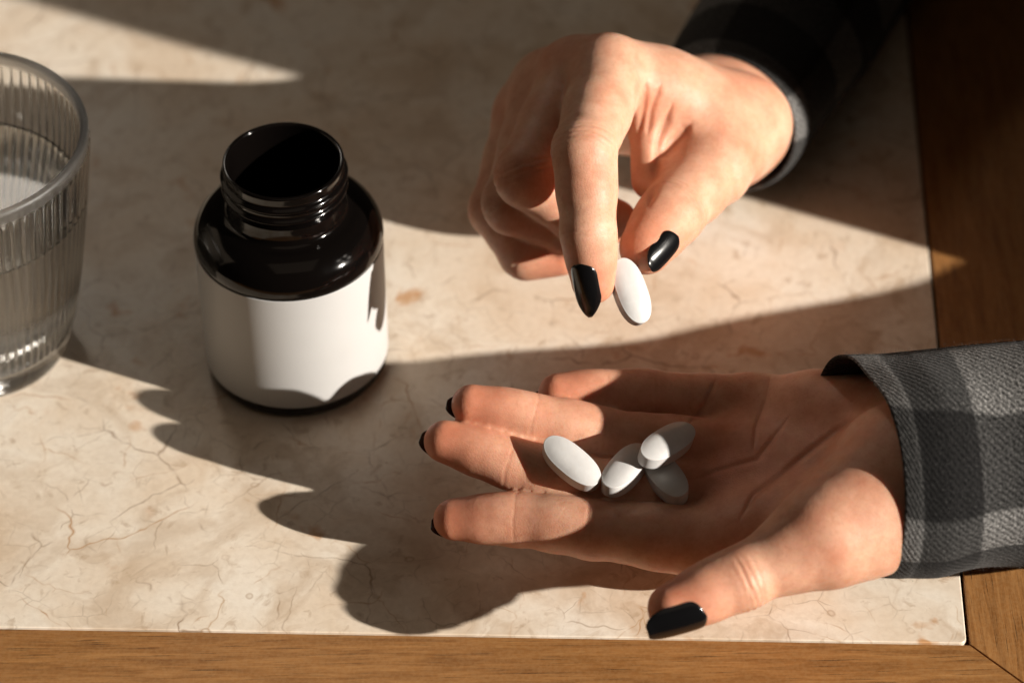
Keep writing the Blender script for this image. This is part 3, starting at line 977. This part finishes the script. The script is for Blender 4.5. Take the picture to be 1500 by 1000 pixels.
    if fuzz:
        rs = np.random.RandomState(seed + 50)
        me.calc_loop_triangles()
        co = np.array([v.co[:] for v in me.vertices]); no = np.array([v.normal[:] for v in me.vertices])
        lim = min(outer_n, int(nu * sub * 2.6))
        pick = rs.randint(0, lim, fuzz)
        FV, FF = [], []
        for q, i in enumerate(pick):
            p = co[i] / S + rs.normal(0, 0.5, 3)
            d = unit(no[i] * rs.uniform(0.4, 1.0) + rs.normal(0, 0.55, 3)) * rs.uniform(0.25, 0.95)
            w = unit(np.cross(d, rs.normal(0, 1, 3))) * 0.022
            k = 1.0 + rs.normal(0, 0.25, 3)
            FV += [p - w, p + w, p + d * 0.6 + w * 0.6 + k * 0.05, p + d + k * 0.09]
            FF += [[4 * q, 4 * q + 1, 4 * q + 2], [4 * q, 4 * q + 2, 4 * q + 3]]
        fo = mesh_obj('fuzz', np.array(FV), FF, FUZZ, o)
        fo['kind'] = 'stuff'
    return o

# near arm: a wide cuff whose opening leans back at the top
slL = sleeve('sleeve', [
    ((106, -104, 40.5), (9, -39, 2), (4, 4, 31.5)),
    ((124, -103.5, 40.5), (5, -41, 1), (1, 1, 32)),
    ((160, -99, 40.5), (4, -41, 0), (0, 0, 34)),
    ((212, -91, 40), (5, -38, 0), (0, 0, 35)),
    ((270, -80, 41), (8, -38, 0), (0, 0, 36)),
    ((330, -58, 41), (18, -34, 0), (0, 0, 37)),
    ((385, -15, 42), (28, -26, 0), (0, 0, 37))], 3, 2.0, person, 'dark grey checked flannel sleeve lying along the table', warp=-7.0, fuzz=14000, skin=(vol, D))
slU = sleeve('sleeve', [
    ((75, 70, 37.5), (24, -10.5, 0), (2, 5, 25.5)),
    ((80, 83, 35), (27, -12, 0), (2, 5, 28)),
    ((97, 120, 34), (29, -13, 0), (2, 4, 31)),
    ((132, 190, 36), (31, -15, 0), (2, 4, 34)),
    ((190, 262, 44), (28, -24, 0), (2, 4, 38)),
    ((300, 280, 150), (20, -44, 10), (-30, 0, 40))], 8, 1.8, person, 'shaded dark sleeve with a grey cuff behind the pinching hand', fuzz=4000)

# the rest of the shirt: the wearer sits at the right-hand end, just beside the frame
trunk = []
for z, rx, ry, px, chest in ((-160, 120, 168, 372, 0), (-40, 122, 170, 372, 0), (60, 122, 170, 372, 0), (140, 122, 170, 372, 0),
                             (220, 126, 171, 374, 0), (330, 128, 171, 378, 0), (420, 120, 164, 386, 0), (470, 90, 110, 394, 0), (492, 50, 56, 398, 0)):
    trunk.append(((px - 0.40 * chest, 119.5 + (171 - ry) * 0.2 - 0.915 * chest, z), (0, -ry, 0), (rx, 0, 0)))
sleeve('shirt_body', trunk, 21, 2.5, person, 'shirt body of the seated wearer beside the table', sub=10)

# ------------------------------------------------------------------ tablets
def tablet_mesh():
    nu = 56
    Lh, Wh = 10.9, 5.05
    rows = []
    def outline(s):
        P = []
        for i in range(nu):
            a = 2 * math.pi * i / nu
            ca, sa = math.cos(a), math.sin(a)
            e = 2.0 / 2.55
            P.append((Lh * s * math.copysign(abs(ca) ** e, ca), Wh * s * math.copysign(abs(sa) ** (2.0 / 2.1), sa)))
        return P
    prof = []
    for s in np.linspace(0.06, 0.93, 9):
        prof.append((s, 2.35 + 1.35 * (1 - (s / 0.96) ** 2.6)))
    prof += [(0.96, 2.36), (0.985, 2.34), (0.998, 2.18), (1.0, 1.9), (1.0, 0.6)]
    full = prof + [(s, -z) for s, z in prof[::-1]]
    V, Fc = [], []
    for s, z in full:
        for x, y in outline(s):
            # the dome keeps the shape of the outline, a little flatter along the axis
            V.append((x, y, z))
    m = len(full)
    for k in range(m - 1):
        for i in range(nu):
            j = (i + 1) % nu
            Fc.append([k * nu + j, k * nu + i, (k + 1) * nu + i, (k + 1) * nu + j])
    Fc.append(list(range(nu)))
    Fc.append(list(range((m - 1) * nu, m * nu))[::-1])
    me = bpy.data.meshes.new('tablet')
    me.from_pydata((np.array(V) * S).tolist(), [], Fc)
    me.update(); me.shade_smooth()
    me.materials.append(PILL)
    return me

TM = tablet_mesh()
def tablet(c, axis, normal, label):
    o = bpy.data.objects.new('tablet', TM)
    link(o)
    a = unit(axis); n = orth(normal, a); b = np.cross(n, a)
    o.matrix_world = Matrix(((a[0], b[0], n[0], c[0] * S), (a[1], b[1], n[1], c[1] * S), (a[2], b[2], n[2], c[2] * S), (0, 0, 0, 1)))
    o['label'] = label
    o['category'] = 'tablet'
    o['group'] = 'white oblong tablets'
    return o

tablet((37.6, -47.2, 65.3), (6.7, -14.9, -13.0), (0.30, -0.72, 0.55), 'white tablet pinched between the thumb and forefinger of the upper hand')
tablet((18.1, -96.0, 37.8), (15.2, -12.7, -6.0), (0.12, -0.35, 0.9), 'white tablet lying nearest the fingertips on the open hand')
tablet((34.8, -96.6, 35.2), (11.0, 17.0, 0.0), (-0.2, -0.35, 0.9), 'white tablet between the fingertip tablet and the stacked pair on the open hand')
tablet((47.8, -91.6, 41.0), (15.0, 14.0, -1.5), (-0.05, -0.3, 0.95), 'upper tablet of the crossed pair in the palm, resting on another tablet')
tablet((47.2, -98.0, 33.4), (9, -17, -1.0), (0.1, -0.3, 0.9), 'lower tablet of the crossed pair, half hidden under another tablet in the palm')
